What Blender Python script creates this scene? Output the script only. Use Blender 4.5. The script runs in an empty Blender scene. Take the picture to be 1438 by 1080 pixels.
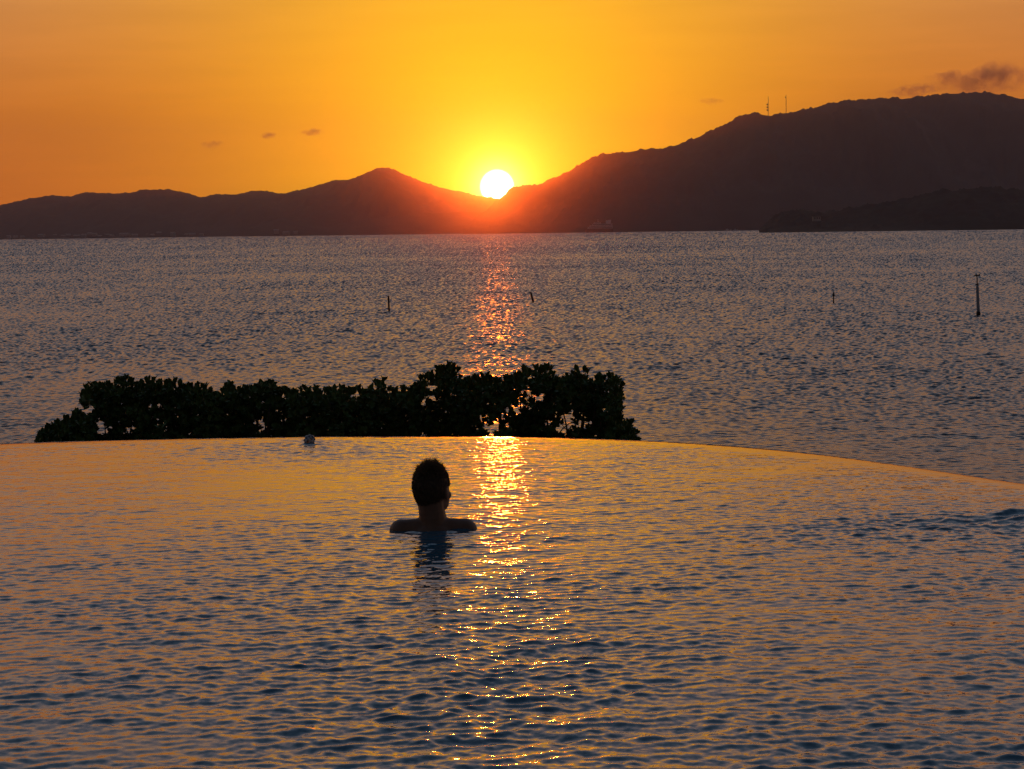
import bpy, bmesh, math, random
import numpy as np
from mathutils import Vector, Matrix, Euler, Quaternion, noise as mnoise

random.seed(7)
rng = np.random.default_rng(11)
PI = math.pi
sc = bpy.context.scene
COL = sc.collection

# ------------------------------------------------------------------ camera
W0, H0, FPX = 1438.0, 1080.0, 3380.0
CAM_H = 1.5            # eye above the pool water (z = 0)
SEA_Z = -3.0
HORIZON = 324.0        # row of the horizon at the middle of the picture
ROLL = math.atan(0.0131)
PITCH = math.atan((H0 / 2 - HORIZON) / FPX)
_f = Vector((0, math.cos(PITCH), -math.sin(PITCH)))
_r0 = Vector((1, 0, 0))
_u0 = _r0.cross(_f)
R_ = _r0 * math.cos(ROLL) - _u0 * math.sin(ROLL)
U_ = _u0 * math.cos(ROLL) + _r0 * math.sin(ROLL)
EYE = Vector((0, 0, CAM_H))

def ray(px, py):
    return (_f * FPX + R_ * (px - W0 / 2) + U_ * (H0 / 2 - py)).normalized()

def on_z(px, py, z):
    d = ray(px, py)
    return EYE + d * ((z - CAM_H) / d.z)

def at_y(px, py, y):
    d = ray(px, py)
    return EYE + d * (y / d.y)

cam_d = bpy.data.cameras.new('camera')
cam = bpy.data.objects.new('camera', cam_d)
COL.objects.link(cam)
M = Matrix.Identity(4)
for i in range(3):
    M[i][0], M[i][1], M[i][2], M[i][3] = R_[i], U_[i], -_f[i], EYE[i]
cam.matrix_world = M
cam_d.sensor_fit = 'HORIZONTAL'
cam_d.sensor_width = 36.0
cam_d.lens = 36.0 * FPX / W0
cam_d.clip_start = 0.1
cam_d.clip_end = 60000.0
sc.camera = cam

SUN = ray(698, 262)
SUN_EL = math.asin(SUN.z)
SUN_AZ = math.atan2(SUN.x, SUN.y)

# ------------------------------------------------------------------ helpers
def tag(o, label=None, cat=None, group=None, kind=None):
    if label: o['label'] = label
    if cat: o['category'] = cat
    if group: o['group'] = group
    if kind: o['kind'] = kind
    return o

def thing(name, loc, label, cat, group=None, rz=0.0):
    o = bpy.data.objects.new(name, None)
    o.empty_display_size = 0.2
    COL.objects.link(o)
    o.location = loc
    o.rotation_euler = (0, 0, rz)
    return tag(o, label, cat, group)

def link(name, me, mat=None, parent=None, smooth=False):
    o = bpy.data.objects.new(name, me)
    COL.objects.link(o)
    if mat and not me.materials: me.materials.append(mat)
    if parent is not None: o.parent = parent
    if smooth:
        me.polygons.foreach_set('use_smooth', np.ones(len(me.polygons), bool))
    return o

def mesh_from(name, verts, faces):
    me = bpy.data.meshes.new(name)
    me.from_pydata([tuple(v) for v in verts], [], faces)
    me.update()
    return me

def bm_obj(name, bm, mat, parent=None, smooth=False):
    me = bpy.data.meshes.new(name)
    bm.to_mesh(me); bm.free()
    return link(name, me, mat, parent, smooth)

def grid_mesh(name, P, slope=None, ripple=None):
    """P: (rows, cols, 3) array -> quad grid mesh, rows going away, columns to the right."""
    n, m, _ = P.shape
    me = bpy.data.meshes.new(name)
    nv = n * m
    idx = np.arange(nv, dtype=np.int32).reshape(n, m)
    q = np.stack([idx[:-1, :-1], idx[:-1, 1:], idx[1:, 1:], idx[1:, :-1]], -1).reshape(-1, 4)
    nf = len(q)
    me.vertices.add(nv)
    me.vertices.foreach_set('co', P.astype(np.float32).ravel())
    me.loops.add(nf * 4)
    me.loops.foreach_set('vertex_index', q.ravel())
    me.polygons.add(nf)
    me.polygons.foreach_set('loop_start', np.arange(0, nf * 4, 4, dtype=np.int32))
    me.polygons.foreach_set('loop_total', np.full(nf, 4, np.int32))
    me.polygons.foreach_set('use_smooth', np.ones(nf, bool))
    if slope is not None:
        a = me.attributes.new('slope', 'FLOAT_VECTOR', 'POINT')
        a.data.foreach_set('vector', slope.astype(np.float32).ravel())
        a = me.attributes.new('ripple', 'FLOAT', 'POINT')
        a.data.foreach_set('value', (np.ones(nv) if ripple is None else ripple).astype(np.float32).ravel())
    me.update(calc_edges=True)
    me.validate()
    return me

def tube(bm, pts, radii, n=8, caps=True):
    pts = [Vector(p) for p in pts]
    rings = []
    ref = None
    for i, p in enumerate(pts):
        a = pts[max(0, i - 1)]; b = pts[min(len(pts) - 1, i + 1)]
        t = (b - a).normalized()
        if ref is None:
            ref = Vector((1, 0, 0)) if abs(t.x) < 0.9 else Vector((0, 1, 0))
        u = (ref - t * ref.dot(t)).normalized()
        v = t.cross(u)
        ref = u
        r = radii[i] if hasattr(radii, '__len__') else radii
        rings.append([bm.verts.new(p + (u * math.cos(2 * PI * k / n) + v * math.sin(2 * PI * k / n)) * r) for k in range(n)])
    for a, b in zip(rings[:-1], rings[1:]):
        for k in range(n):
            bm.faces.new((a[k], a[(k + 1) % n], b[(k + 1) % n], b[k]))
    if caps:
        bm.faces.new(list(reversed(rings[0])))
        bm.faces.new(rings[-1])

def box(bm, c, s, rot=None):
    r = bmesh.ops.create_cube(bm, size=1.0)
    m = Matrix.Translation(c) @ (rot.to_matrix().to_4x4() if rot else Matrix.Identity(4)) @ Matrix.Diagonal((*s, 1))
    bmesh.ops.transform(bm, matrix=m, verts=r['verts'])
    return r['verts']

def ball(bm, c, r, rot=None, seg=20, rings=14):
    q = bmesh.ops.create_uvsphere(bm, u_segments=seg, v_segments=rings, radius=1.0)
    s = r if hasattr(r, '__len__') else (r, r, r)
    m = Matrix.Translation(c) @ (rot.to_matrix().to_4x4() if rot else Matrix.Identity(4)) @ Matrix.Diagonal((*s, 1))
    bmesh.ops.transform(bm, matrix=m, verts=q['verts'])
    return q['verts']

_TPL = {}
class Blobs:
    """collects many balls into one vertex / face list"""
    def __init__(self): self.v = []; self.f = []; self.n = 0
    def ball(self, c, r, rot=None, seg=20, rings=14):
        if (seg, rings) not in _TPL:
            b = bmesh.new(); bmesh.ops.create_uvsphere(b, u_segments=seg, v_segments=rings, radius=1.0)
            b.verts.index_update()
            _TPL[seg, rings] = (np.array([v.co[:] for v in b.verts]), [[v.index for v in f.verts] for f in b.faces]); b.free()
        tv, tf = _TPL[seg, rings]
        p = tv * np.array(r if hasattr(r, '__len__') else (r, r, r))
        if rot: p = p @ np.array(rot.to_matrix()).T
        self.v.extend((p + np.array(c)).tolist())
        n = self.n
        self.f.extend([[i + n for i in q] for q in tf])
        self.n += len(tv)
    def mesh(self, name): return mesh_from(name, self.v, self.f)

class NT:
    """small node-tree helper"""
    def __init__(self, tree):
        self.t = tree; tree.nodes.clear()
    def n(self, kind, **kw):
        nd = self.t.nodes.new(kind)
        for k, v in kw.items(): setattr(nd, k, v)
        return nd
    def l(self, a, b): self.t.links.new(a, b)
    def put(self, sock, v):
        if isinstance(v, bpy.types.NodeSocket): self.l(v, sock)
        else: sock.default_value = v
    def math(self, op, a, b=None, c=None, clamp=False):
        nd = self.n('ShaderNodeMath', operation=op, use_clamp=clamp)
        self.put(nd.inputs[0], a)
        if b is not None: self.put(nd.inputs[1], b)
        if c is not None: self.put(nd.inputs[2], c)
        return nd.outputs[0]
    def vec(self, op, a, b=None, s=None):
        nd = self.n('ShaderNodeVectorMath', operation=op)
        self.put(nd.inputs[0], a)
        if b is not None: self.put(nd.inputs[1], b)
        if s is not None: self.put(nd.inputs[3], s)
        return nd.outputs['Value'] if op in ('DOT_PRODUCT', 'LENGTH', 'DISTANCE') else nd.outputs[0]
    def smooth(self, x, a, b, lo=0.0, hi=1.0):
        nd = self.n('ShaderNodeMapRange', interpolation_type='SMOOTHSTEP')
        self.put(nd.inputs[0], x)
        nd.inputs[1].default_value = a; nd.inputs[2].default_value = b
        nd.inputs[3].default_value = lo; nd.inputs[4].default_value = hi
        return nd.outputs[0]
    def ramp(self, x, stops, interp='LINEAR'):
        nd = self.n('ShaderNodeValToRGB')
        cr = nd.color_ramp; cr.interpolation = interp
        while len(cr.elements) < len(stops): cr.elements.new(0.5)
        for e, (p, c) in zip(cr.elements, stops):
            e.position = p; e.color = (*c, 1)
        self.put(nd.inputs[0], x)
        return nd.outputs[0]
    def scaled(self, col, fac):
        """colour (tuple) times a scalar socket"""
        nd = self.n('ShaderNodeVectorMath', operation='SCALE')
        self.put(nd.inputs[0], col); self.put(nd.inputs[3], fac)
        return nd.outputs[0]
    def add(self, a, b): return self.vec('ADD', a, b)
    def mul(self, a, b): return self.vec('MULTIPLY', a, b)

def material(name):
    m = bpy.data.materials.new(name)
    m.use_nodes = True
    return m, NT(m.node_tree)

def simple(name, col, rough=0.6, spec=0.5, var=0.25, scale=8.0, metallic=0.0):
    """diffuse colour with procedural variation"""
    m, t = material(name)
    out = t.n('ShaderNodeOutputMaterial'); p = t.n('ShaderNodeBsdfPrincipled')
    geo = t.n('ShaderNodeTexCoord')
    nz = t.n('ShaderNodeTexNoise'); nz.inputs['Scale'].default_value = scale; nz.inputs['Detail'].default_value = 5
    t.l(geo.outputs['Object'], nz.inputs['Vector'])
    a = tuple(c * (1 - var) for c in col); b = tuple(min(1, c * (1 + var)) for c in col)
    c = t.ramp(nz.outputs['Fac'], [(0.3, a), (0.7, b)])
    t.l(c, p.inputs['Base Color'])
    p.inputs['Roughness'].default_value = rough
    p.inputs['Specular IOR Level'].default_value = spec
    p.inputs['Metallic'].default_value = metallic
    t.l(p.outputs[0], out.inputs['Surface'])
    return m

# ------------------------------------------------------------------ world: dusk sky with the low sun
SKY_BASE = [(0.0, (.66, .145, .003)), (.05, (.67, .195, .014)), (.10, (.60, .265, .078)), (.17, (.50, .345, .235)),
            (.30, (.30, .29, .31)), (.48, (.14, .20, .27)), (.75, (.085, .125, .195)), (1.0, (.07, .105, .17))]
def build_world():
    w = bpy.data.worlds.new('World'); sc.world = w
    w.use_nodes = True
    t = NT(w.node_tree)
    out = t.n('ShaderNodeOutputWorld')
    tc = t.n('ShaderNodeTexCoord')
    d = t.vec('NORMALIZE', tc.outputs['Generated'])
    sep = t.n('ShaderNodeSeparateXYZ'); t.l(d, sep.inputs[0])
    z = t.math('MAXIMUM', sep.outputs[2], 0.0)
    cosang = t.vec('DOT_PRODUCT', d, tuple(SUN))
    ang = t.math('MULTIPLY', t.math('ARCCOSINE', t.math('MINIMUM', cosang, 0.9999999)), 180 / PI)   # degrees from the sun
    base = t.ramp(z, SKY_BASE)
    # the side of the sky away from the sun is dim
    side = t.smooth(cosang, -0.35, 1.0, 0.09, 1.0)
    near = t.smooth(ang, 1.0, 15.0)
    wide = t.smooth(ang, 8.0, 45.0)
    near = t.math('MAXIMUM', near, t.smooth(z, 0.075, 0.16))
    cmb = t.n('ShaderNodeCombineXYZ'); cmb.inputs[0].default_value = 1; cmb.inputs[1].default_value = 1
    t.l(t.math('MULTIPLY_ADD', near, 0.9, 0.1), cmb.inputs[2])
    base = t.mul(t.scaled(base, side), cmb.outputs[0])
    def gl(col, scale, power=1.0):
        x = t.math('DIVIDE', ang, scale)
        if power != 1.0: x = t.math('POWER', x, power)
        return t.scaled(col, t.math('EXPONENT', t.math('MULTIPLY', x, -1.0)))
    g = t.add(gl((.95, .11, 0.0), 6.2), gl((.60, .85, 0.0), 4.4, 1.25))
    g = t.add(g, gl((.6, .12, .05), 1.2, 1.5))
    disc = t.smooth(ang, 0.31, 0.43, 1.0, 0.0)
    g = t.add(g, t.scaled((7.0, 6.0, 5.0), disc))
    g = t.add(g, gl((.5, .5, .65), 0.55, 2.2))
    # thin high haze: long level streaks a few percent lighter and darker
    st = t.n('ShaderNodeTexNoise'); st.inputs['Scale'].default_value = 1.0; st.inputs['Detail'].default_value = 5; st.inputs['Roughness'].default_value = .55
    t.l(t.mul(d, (14.0, 14.0, 150.0)), st.inputs['Vector'])
    streak = t.smooth(st.outputs['Fac'], 0.25, 0.75, 0.93, 1.06)
    base = t.scaled(base, streak)
    sky = t.n('ShaderNodeTexSky', sky_type='NISHITA')
    sky.sun_disc = False
    sky.sun_elevation = SUN_EL
    sky.sun_rotation = SUN_AZ
    sky.air_density = 1.0; sky.dust_density = 2.0; sky.ozone_density = 2.0
    bg1 = t.n('ShaderNodeBackground'); t.l(t.add(base, g), bg1.inputs[0]); bg1.inputs[1].default_value = 1.0
    bg2 = t.n('ShaderNodeBackground'); t.l(t.scaled(sky.outputs[0], wide), bg2.inputs[0]); bg2.inputs[1].default_value = 0.05
    ad = t.n('ShaderNodeAddShader'); t.l(bg1.outputs[0], ad.inputs[0]); t.l(bg2.outputs[0], ad.inputs[1])
    t.l(ad.outputs[0], out.inputs['Surface'])
    w.cycles.sampling_method = 'MANUAL'
    w.cycles.sample_map_resolution = 2048
build_world()

sun_d = bpy.data.lights.new('sun', 'SUN')
sun_d.energy = 0.34
sun_d.angle = math.radians(0.75)
sun_d.color = (1.0, 0.14, 0.008)
sun_o = bpy.data.objects.new('sun', sun_d)
sun_o.rotation_euler = SUN.to_track_quat('Z', 'Y').to_euler()
sun_o.location = (0, 40, 30)
COL.objects.link(sun_o)

# ------------------------------------------------------------------ water
def water_mat(name, base, rough, grain=None):
    m, t = material(name)
    out = t.n('ShaderNodeOutputMaterial'); p = t.n('ShaderNodeBsdfPrincipled')
    at = t.n('ShaderNodeAttribute', attribute_name='slope')
    nrm = at.outputs['Vector']
    if grain:
        geo = t.n('ShaderNodeNewGeometry')
        for sc_, amp in grain:
            nz = t.n('ShaderNodeTexNoise'); nz.inputs['Scale'].default_value = sc_; nz.inputs['Detail'].default_value = 1.5
            t.l(geo.outputs['Position'], nz.inputs['Vector'])
            s = t.vec('SUBTRACT', nz.outputs['Color'], (0.5, 0.5, 0.5))
            rp = t.n('ShaderNodeAttribute', attribute_name='ripple')
            nrm = t.add(nrm, t.scaled(t.mul(s, (amp, amp, 0.0)), rp.outputs['Fac']))
    n = t.vec('NORMALIZE', nrm)
    t.l(n, p.inputs['Normal'])
    p.inputs['Base Color'].default_value = (*base, 1)
    p.inputs['Roughness'].default_value = rough
    p.inputs['IOR'].default_value = 1.333
    t.l(p.outputs[0], out.inputs['Surface'])
    return m

def waves(X, Y, comps, cell=None, Q=0.7):
    """sum of directional waves at points X, Y; comps rows: (kx, ky, amp, phase). cell (optional, same shape): the local mesh
    spacing, waves that it cannot carry lose their height. Returns z, sx, sy"""
    z = np.zeros_like(X); sx = np.zeros_like(X); sy = np.zeros_like(X); J = np.zeros_like(X)
    for kx, ky, a, ph in comps:
        th = kx * X + ky * Y + ph
        s, c = np.sin(th), np.cos(th)
        k = math.hypot(kx, ky)
        if cell is None:
            z += a * s
        else:
            z += a * s * np.clip((2 * PI / k) / (cell * 3.0) - 0.7, 0, 1)
        sx += a * kx * c; sy += a * ky * c
        J += a * k * s
    J = np.clip(1.0 - Q * J, 0.45, 2.2)
    return z, sx / J, sy / J

def spectrum(n, lmin, lmax, peak, rms, spread, heading=-PI / 2):
    L = np.exp(rng.uniform(math.log(lmin), math.log(lmax), n))
    wgt = np.exp(-(np.log(L / peak)) ** 2 / (2 * 0.55 ** 2)) + 0.06
    ang = heading + rng.normal(0, spread, n)
    k = 2 * PI / L
    sl = wgt * rng.uniform(0.6, 1.4, n)
    sl *= rms * math.sqrt(2) / math.sqrt((sl ** 2).sum())
    return np.stack([k * np.cos(ang), k * np.sin(ang), sl / k, rng.uniform(0, 2 * PI, n)], 1)

def fbm2(X, Y, scale, seed, octs=3):
    """smooth random field in about -1..1 from a few long sinusoids"""
    r = np.random.default_rng(seed)
    v = np.zeros_like(X); tot = 0
    for o in range(octs):
        for _ in range(5):
            a = r.uniform(0, 2 * PI); k = 2 * PI / scale * 2 ** o * r.uniform(.7, 1.4); ph = r.uniform(0, 2 * PI)
            amp = 0.6 ** o
            v += amp * np.sin((X * math.cos(a) + Y * math.sin(a)) * k + ph); tot += amp * amp / 2
    return v / math.sqrt(tot) / 1.6

# pool edge: where the water leaves the pool, found on the ground plane
EDGE_PX = [(-300, 637), (-120, 627), (0, 621), (200, 615.3), (430, 611.8), (700, 611.0), (890, 616), (1000, 622), (1100, 630), (1200, 642), (1300, 656.5), (1438, 678)]
E = np.array([[*on_z(x, y, 0.0)][:2] for x, y in EDGE_PX])
E = np.vstack([[-9.0, E[0, 1] - 2.0], E, [[3.75, 12.2], [4.4, 10.2], [4.9, 7.8], [5.2, 5.0], [5.3, 3.4]]])
def edge_y(x):
    return np.interp(x, E[:, 0], E[:, 1])
_xs = np.linspace(-9, 5.3, 573)
_ys = edge_y(_xs)
_kern = np.ones(31) / 31
_pad = np.concatenate([2 * _ys[0] - _ys[15:0:-1], _ys, 2 * _ys[-1] - _ys[-2:-17:-1]])
_ys = np.convolve(_pad, _kern, 'valid')
def edge_smooth(x): return np.interp(x, _xs, _ys)

POOL_Y0 = 3.4
def gauss(X, Y, px, py, rx, ry, z=0.0):
    c = on_z(px, py, z)
    return np.exp(-((X - c.x) / rx) ** 2 - ((Y - c.y) / ry) ** 2)

def build_pool():
    xs = np.concatenate([np.arange(-9, -4.5, 0.06), np.arange(-4.5, 3.8, 0.0105), np.arange(3.8, 5.3, 0.05)])
    nr = 1050
    tt = np.linspace(0, 1, nr) * 1.0
    tt = tt * (0.8 + 0.2 * tt)
    ye = edge_smooth(xs)
    Y = POOL_Y0 + (ye - POOL_Y0)[None, :] * tt[:, None]
    X = np.repeat(xs[None, :], nr, 0)
    S = np.maximum(ye[None, :] - Y, 0)                      # distance from the edge
    comps = np.vstack([spectrum(90, 0.046, 0.30, 0.096, 0.100, 1.05),
                       spectrum(16, 0.30, 1.1, 0.45, 0.022, 0.9)])
    z, sx, sy = waves(X, Y, comps, Q=1.0)
    A = 0.95 + 0.30 * fbm2(X, Y, 2.6, 3) + 0.12 * fbm2(X, Y, 0.9, 5)
    # calm water on the far left and along the weir, choppier near the camera
    A *= 1 - 0.62 * gauss(X, Y, 40, 680, 2.3, 3.2)
    A *= 1 - 0.35 * gauss(X, Y, 820, 660, 1.5, 2.0)
    A *= 0.78 + 0.45 * np.clip((13.5 - Y) / 6.0, 0, 1)
    calm = np.clip(S / 0.55, 0, 1) ** 1.5
    right = np.clip((X - 0.3) / 1.4, 0, 1)
    calm = calm * (1 - right) + right * np.clip((S - 0.30) / 0.6, 0, 1) ** 1.2
    A *= 0.05 + 0.95 * calm
    # ruffled patches
    for px, py, rx, ry, v in ((330, 640, .5, .5, .35), (470, 637, .45, .4, .3), (1150, 745, .5, .4, .25), (1390, 746, .6, .6, .7), (1290, 735, .5, .35, .35), (930, 650, .4, .5, .2)):
        A += v * gauss(X, Y, px, py, rx, ry)
    A = np.clip(A, 0.03, 1.9)
    z, sx, sy = z * A, sx * A, sy * A
    # churned swell leaving the picture on the right, rings round the bather
    for px, py, rx, ry, h in ((1432, 727, .20, .07, .045), (1390, 731, .22, .07, .016), (1345, 728, .18, .06, .010), (1460, 733, .2, .1, .03), (1410, 740, .25, .08, .012)):
        c = on_z(px, py, 0)
        g = h * np.exp(-((X - c.x) / rx) ** 2 - ((Y - c.y) / ry) ** 2)
        z += g; sx += g * -2 * (X - c.x) / rx ** 2; sy += g * -2 * (Y - c.y) / ry ** 2
    for px, py, a, lam, rad in ((608, 742, .0034, .12, .50), (434, 622, .0022, .10, .35)):
        c = on_z(px, py, 0)
        r = np.hypot(X - c.x, Y - c.y) + 1e-6
        e = a * np.exp(-(r / rad) ** 2)
        k = 2 * PI / lam
        z += e * np.sin(k * r); ds = e * k * np.cos(k * r)
        sx += ds * (X - c.x) / r; sy += ds * (Y - c.y) / r
    # the lip bends down over the weir
    lip = np.clip(1 - S / 0.34, 0, 1)
    z -= 0.009 * lip ** 2
    dz = 2 * 0.009 * lip / 0.34
    dx = np.gradient(ye, xs)[None, :]
    q = np.sqrt(1 + dx ** 2)
    sy += -dz / q; sx += dz * dx / q
    P = np.stack([X, Y, z], -1)
    N = np.stack([-sx, -sy, np.ones_like(sx)], -1)
    # sheet of water falling down the outer side
    extra, exn = [], []
    for off, dzf in ((0.02, -0.04), (0.035, -0.10), (0.04, -0.5)):
        e = P[-1].copy()
        e[:, 1] += off / q[0]; e[:, 0] -= off * dx[0] / q[0]
        e[:, 2] = -0.009 + dzf
        extra.append(e)
        exn.append(np.stack([-dx[0] / q[0], 1 / q[0], np.full_like(xs, 0.15)], -1))
    ripple = np.concatenate([np.clip(A, 0, 1.2), np.zeros((3, len(xs)))])
    P = np.concatenate([P, np.array(extra)]); N = np.concatenate([N, np.array(exn)])
    o = link('pool_water', grid_mesh('pool_water', P, N, ripple), water_mat('pool_water', (.022, .105, .165), 0.03, grain=[(42.0, .26)]))
    tag(o, kind='structure')
build_pool()

def build_sea():
    # rows get wider apart with distance, the columns too; one sheet out past the hills
    d = [28.0]
    while d[-1] < 9000:
        d.append(d[-1] + max(0.055, 0.42 * d[-1] ** 2 / (4.5 * 2407)))
    d = np.array(d)
    inner = np.radians(np.arange(-14.2, 14.2, 0.0185))
    az = np.concatenate([np.radians(np.array([-178, -150, -120, -90, -70, -55, -45, -38, -32, -28, -25, -22, -20, -18, -16.5, -15.3])), inner,
                         np.radians(np.array([15.3, 16.5, 18, 20, 22, 25, 28, 32, 38, 45, 55, 70, 90, 120, 150, 178]))])
    D, Az = np.meshgrid(d, az, indexing='ij')
    X, Y = D * np.sin(Az), D * np.cos(Az)
    row = np.gradient(d)[:, None]
    colw = D * np.maximum(np.gradient(az), 1e-4)[None, :]
    comps = np.vstack([spectrum(80, 0.11, 1.2, 0.21, 0.185, 0.6, -PI / 2 + 0.15),
                       spectrum(24, 1.3, 8.0, 1.8, 0.038, 0.5, -PI / 2 + 0.1)])
    z, sx, sy = waves(X, Y, comps, cell=np.maximum(row, colw * 0.5), Q=0.6)
    A = 1.0 + 0.20 * fbm2(X, Y * 0.6, 26, 21) + 0.12 * fbm2(X, Y * 0.5, 160, 22) + 0.13 * fbm2(X * 0.25, Y, 110, 23) * np.clip((D - 80) / 150, 0, 1)
    A = np.clip(A, 0.35, 1.7)
    z, sx, sy = z * A, sx * A, sy * A
    # far out the sheet is coarser than the ripples: keep only the shore-facing sides of the waves there (the sides that rise towards the land)
    far = np.clip((D - 18) / 45, 0, 1)
    cz, sz = np.cos(Az), np.sin(Az)
    sr = sx * sz + sy * cz
    vs = 4.5 / D
    cross = np.roll(sx * cz - sy * sz, 41, axis=0)
    sr2 = np.sqrt((sr + vs) ** 2 + cross ** 2) - vs
    dlt = (sr2 - sr) * far
    sx += dlt * sz; sy += dlt * cz
    P = np.stack([X, Y, z + SEA_Z], -1)
    N = np.stack([-sx, -sy, np.ones_like(sx)], -1)
    o = link('sea', grid_mesh('sea', P, N), water_mat('sea_water', (.014, .020, .032), 0.24, grain=[(9.0, .28)]))
    tag(o, kind='structure')
    print('sea verts', P.shape)
build_sea()

# ------------------------------------------------------------------ ground round the pool (hidden below the weir) and the deck behind
M_GROUND = simple('soil', (.16, .12, .085), 0.95, 0.2, 0.4, 3.0)
M_STONE = simple('stone', (.32, .29, .25), 0.8, 0.3, 0.25, 6.0)
def build_ground():
    n, m = 60, 120
    xs = np.linspace(-60, 60, m)
    rows = np.linspace(-40, 37, n)
    X, Y = np.meshgrid(xs, rows)
    z = np.full_like(X, -1.7)
    shore = 31.0 - 13 * np.clip((X - 2.6) / 4.5, 0, 1) ** 1.2 + 0.8 * np.sin(X * 0.21) + 0.5 * np.sin(X * 0.53 + 1)
    z -= np.clip((Y - shore) / 3.5, 0, 1) ** 1.3 * 2.0
    z += 0.04 * fbm2(X, Y, 5.0, 9)
    o = link('ground', grid_mesh('ground', np.stack([X, Y, z], -1)), M_GROUND)
    tag(o, kind='structure')
    # weir wall: a curved wall that carries the edge
    xe = np.linspace(-9, 5.28, 160)
    ye = edge_smooth(xe)
    dx = np.gradient(ye, xe); q = np.sqrt(1 + dx ** 2)
    nx, ny = -dx / q, 1 / q
    v, f = [], []
    for i in range(len(xe)):
        for off, zz in ((-0.02, -0.065), (-0.02, -1.62), (-0.32, -1.62), (-0.32, -0.085)):
            v.append((xe[i] + nx[i] * off, ye[i] + ny[i] * off, zz))
    for i in range(len(xe) - 1):
        for k in range(4):
            a, b = i * 4 + k, i * 4 + (k + 1) % 4
            f.append((a, b, b + 4, a + 4))
    f.append((0, 3, 2, 1)); e = (len(xe) - 1) * 4; f.append((e, e + 1, e + 2, e + 3))
    o = link('pool_wall', mesh_from('pool_wall', v, f), M_STONE)
    tag(o, 'low curved weir wall that carries the overflowing far edge of the pool', 'wall')
    bm = bmesh.new()
    box(bm, (-1.85, -2.3, -0.75), (16.0, 11.3, 1.62))
    o = bm_obj('pool_deck', bm, M_STONE); tag(o, kind='structure')
    bm = bmesh.new()
    box(bm, (-1.85, 10.5, -1.47), (14.2, 14.6, 0.14))
    o = bm_obj('pool_floor', bm, simple('pool_tile', (.05, .16, .22), 0.5, 0.4, 0.15, 10)); tag(o, kind='structure')
build_ground()

# ------------------------------------------------------------------ hills
def hill_mat(name, col):
    m, t = material(name)
    out = t.n('ShaderNodeOutputMaterial'); p = t.n('ShaderNodeBsdfPrincipled')
    geo = t.n('ShaderNodeNewGeometry')
    nz = t.n('ShaderNodeTexNoise'); nz.inputs['Scale'].default_value = 0.02; nz.inputs['Detail'].default_value = 8
    t.l(geo.outputs['Position'], nz.inputs['Vector'])
    c = t.ramp(nz.outputs['Fac'], [(0.3, tuple(x * .6 for x in col)), (0.7, tuple(x * 1.4 for x in col))])
    t.l(c, p.inputs['Base Color']); p.inputs['Roughness'].default_value = 0.95; p.inputs['Specular IOR Level'].default_value = 0.1
    t.l(p.outputs[0], out.inputs['Surface'])
    return m
M_HILL = hill_mat('wooded_slope', (.026, .032, .018))

def hill(name, pts, D, front, back, cell, bump, seed, rows=46):
    px = np.array([p[0] for p in pts], float); py = np.array([p[1] for p in pts], float)
    a0, a1 = at_y(px[0], py[0], D), at_y(px[-1], py[-1], D)
    n = int(abs(a1.x - a0.x) / cell)
    gx = np.linspace(px[0], px[-1], n)
    gy = np.interp(gx, px, py)
    k = max(3, int(n / 260) | 1)
    pad = np.pad(gy, k // 2, mode='edge'); gy = np.convolve(pad, np.ones(k) / k, 'valid')
    top = np.array([[*at_y(x, y, D)] for x, y in zip(gx, gy)])
    xr, zr = top[:, 0], np.maximum(top[:, 2], SEA_Z - 4)
    t = np.concatenate([np.linspace(-1, -0.12, rows), np.linspace(-0.1, 0.1, 9), np.linspace(0.15, 1, 10)])
    T, XR = np.meshgrid(t, xr, indexing='ij')
    ZR = np.repeat(zr[None, :], len(t), 0)
    Y = D + np.where(T < 0, T * front, T * back)
    X = XR * (Y / D)
    hgt = ZR - SEA_Z
    # spurs and gullies running down to the water
    spur = 0.14 * fbm2(X + 0.25 * Y, Y * 0.15, 420, seed) + 0.05 * fbm2(X, Y * 0.3, 130, seed + 1)
    prof = np.where(T < 0, (1 + T) ** 0.85, (1 - T) ** 0.85)
    shape = prof + spur * (4 * np.abs(T) * (1 - np.abs(T)))
    z = SEA_Z - 1.5 + (hgt + 1.5) * np.clip(shape, 0, 0.995 + 0.005 * prof)
    r2 = np.random.default_rng(seed + 5)
    # tree crowns: bumps a few metres high
    tr = fbm2(X, Y, 40, seed + 2, 2) * 0.35 + fbm2(X, Y, 17, seed + 3, 2) * 0.55 + r2.normal(0, 0.25, X.shape)
    z += bump * np.clip(tr, -0.4, 1.6) * np.clip(prof * 3, 0, 1)
    o = link(name, grid_mesh(name, np.stack([X, Y, z], -1)), M_HILL)
    return tag(o, kind='structure')

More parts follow.
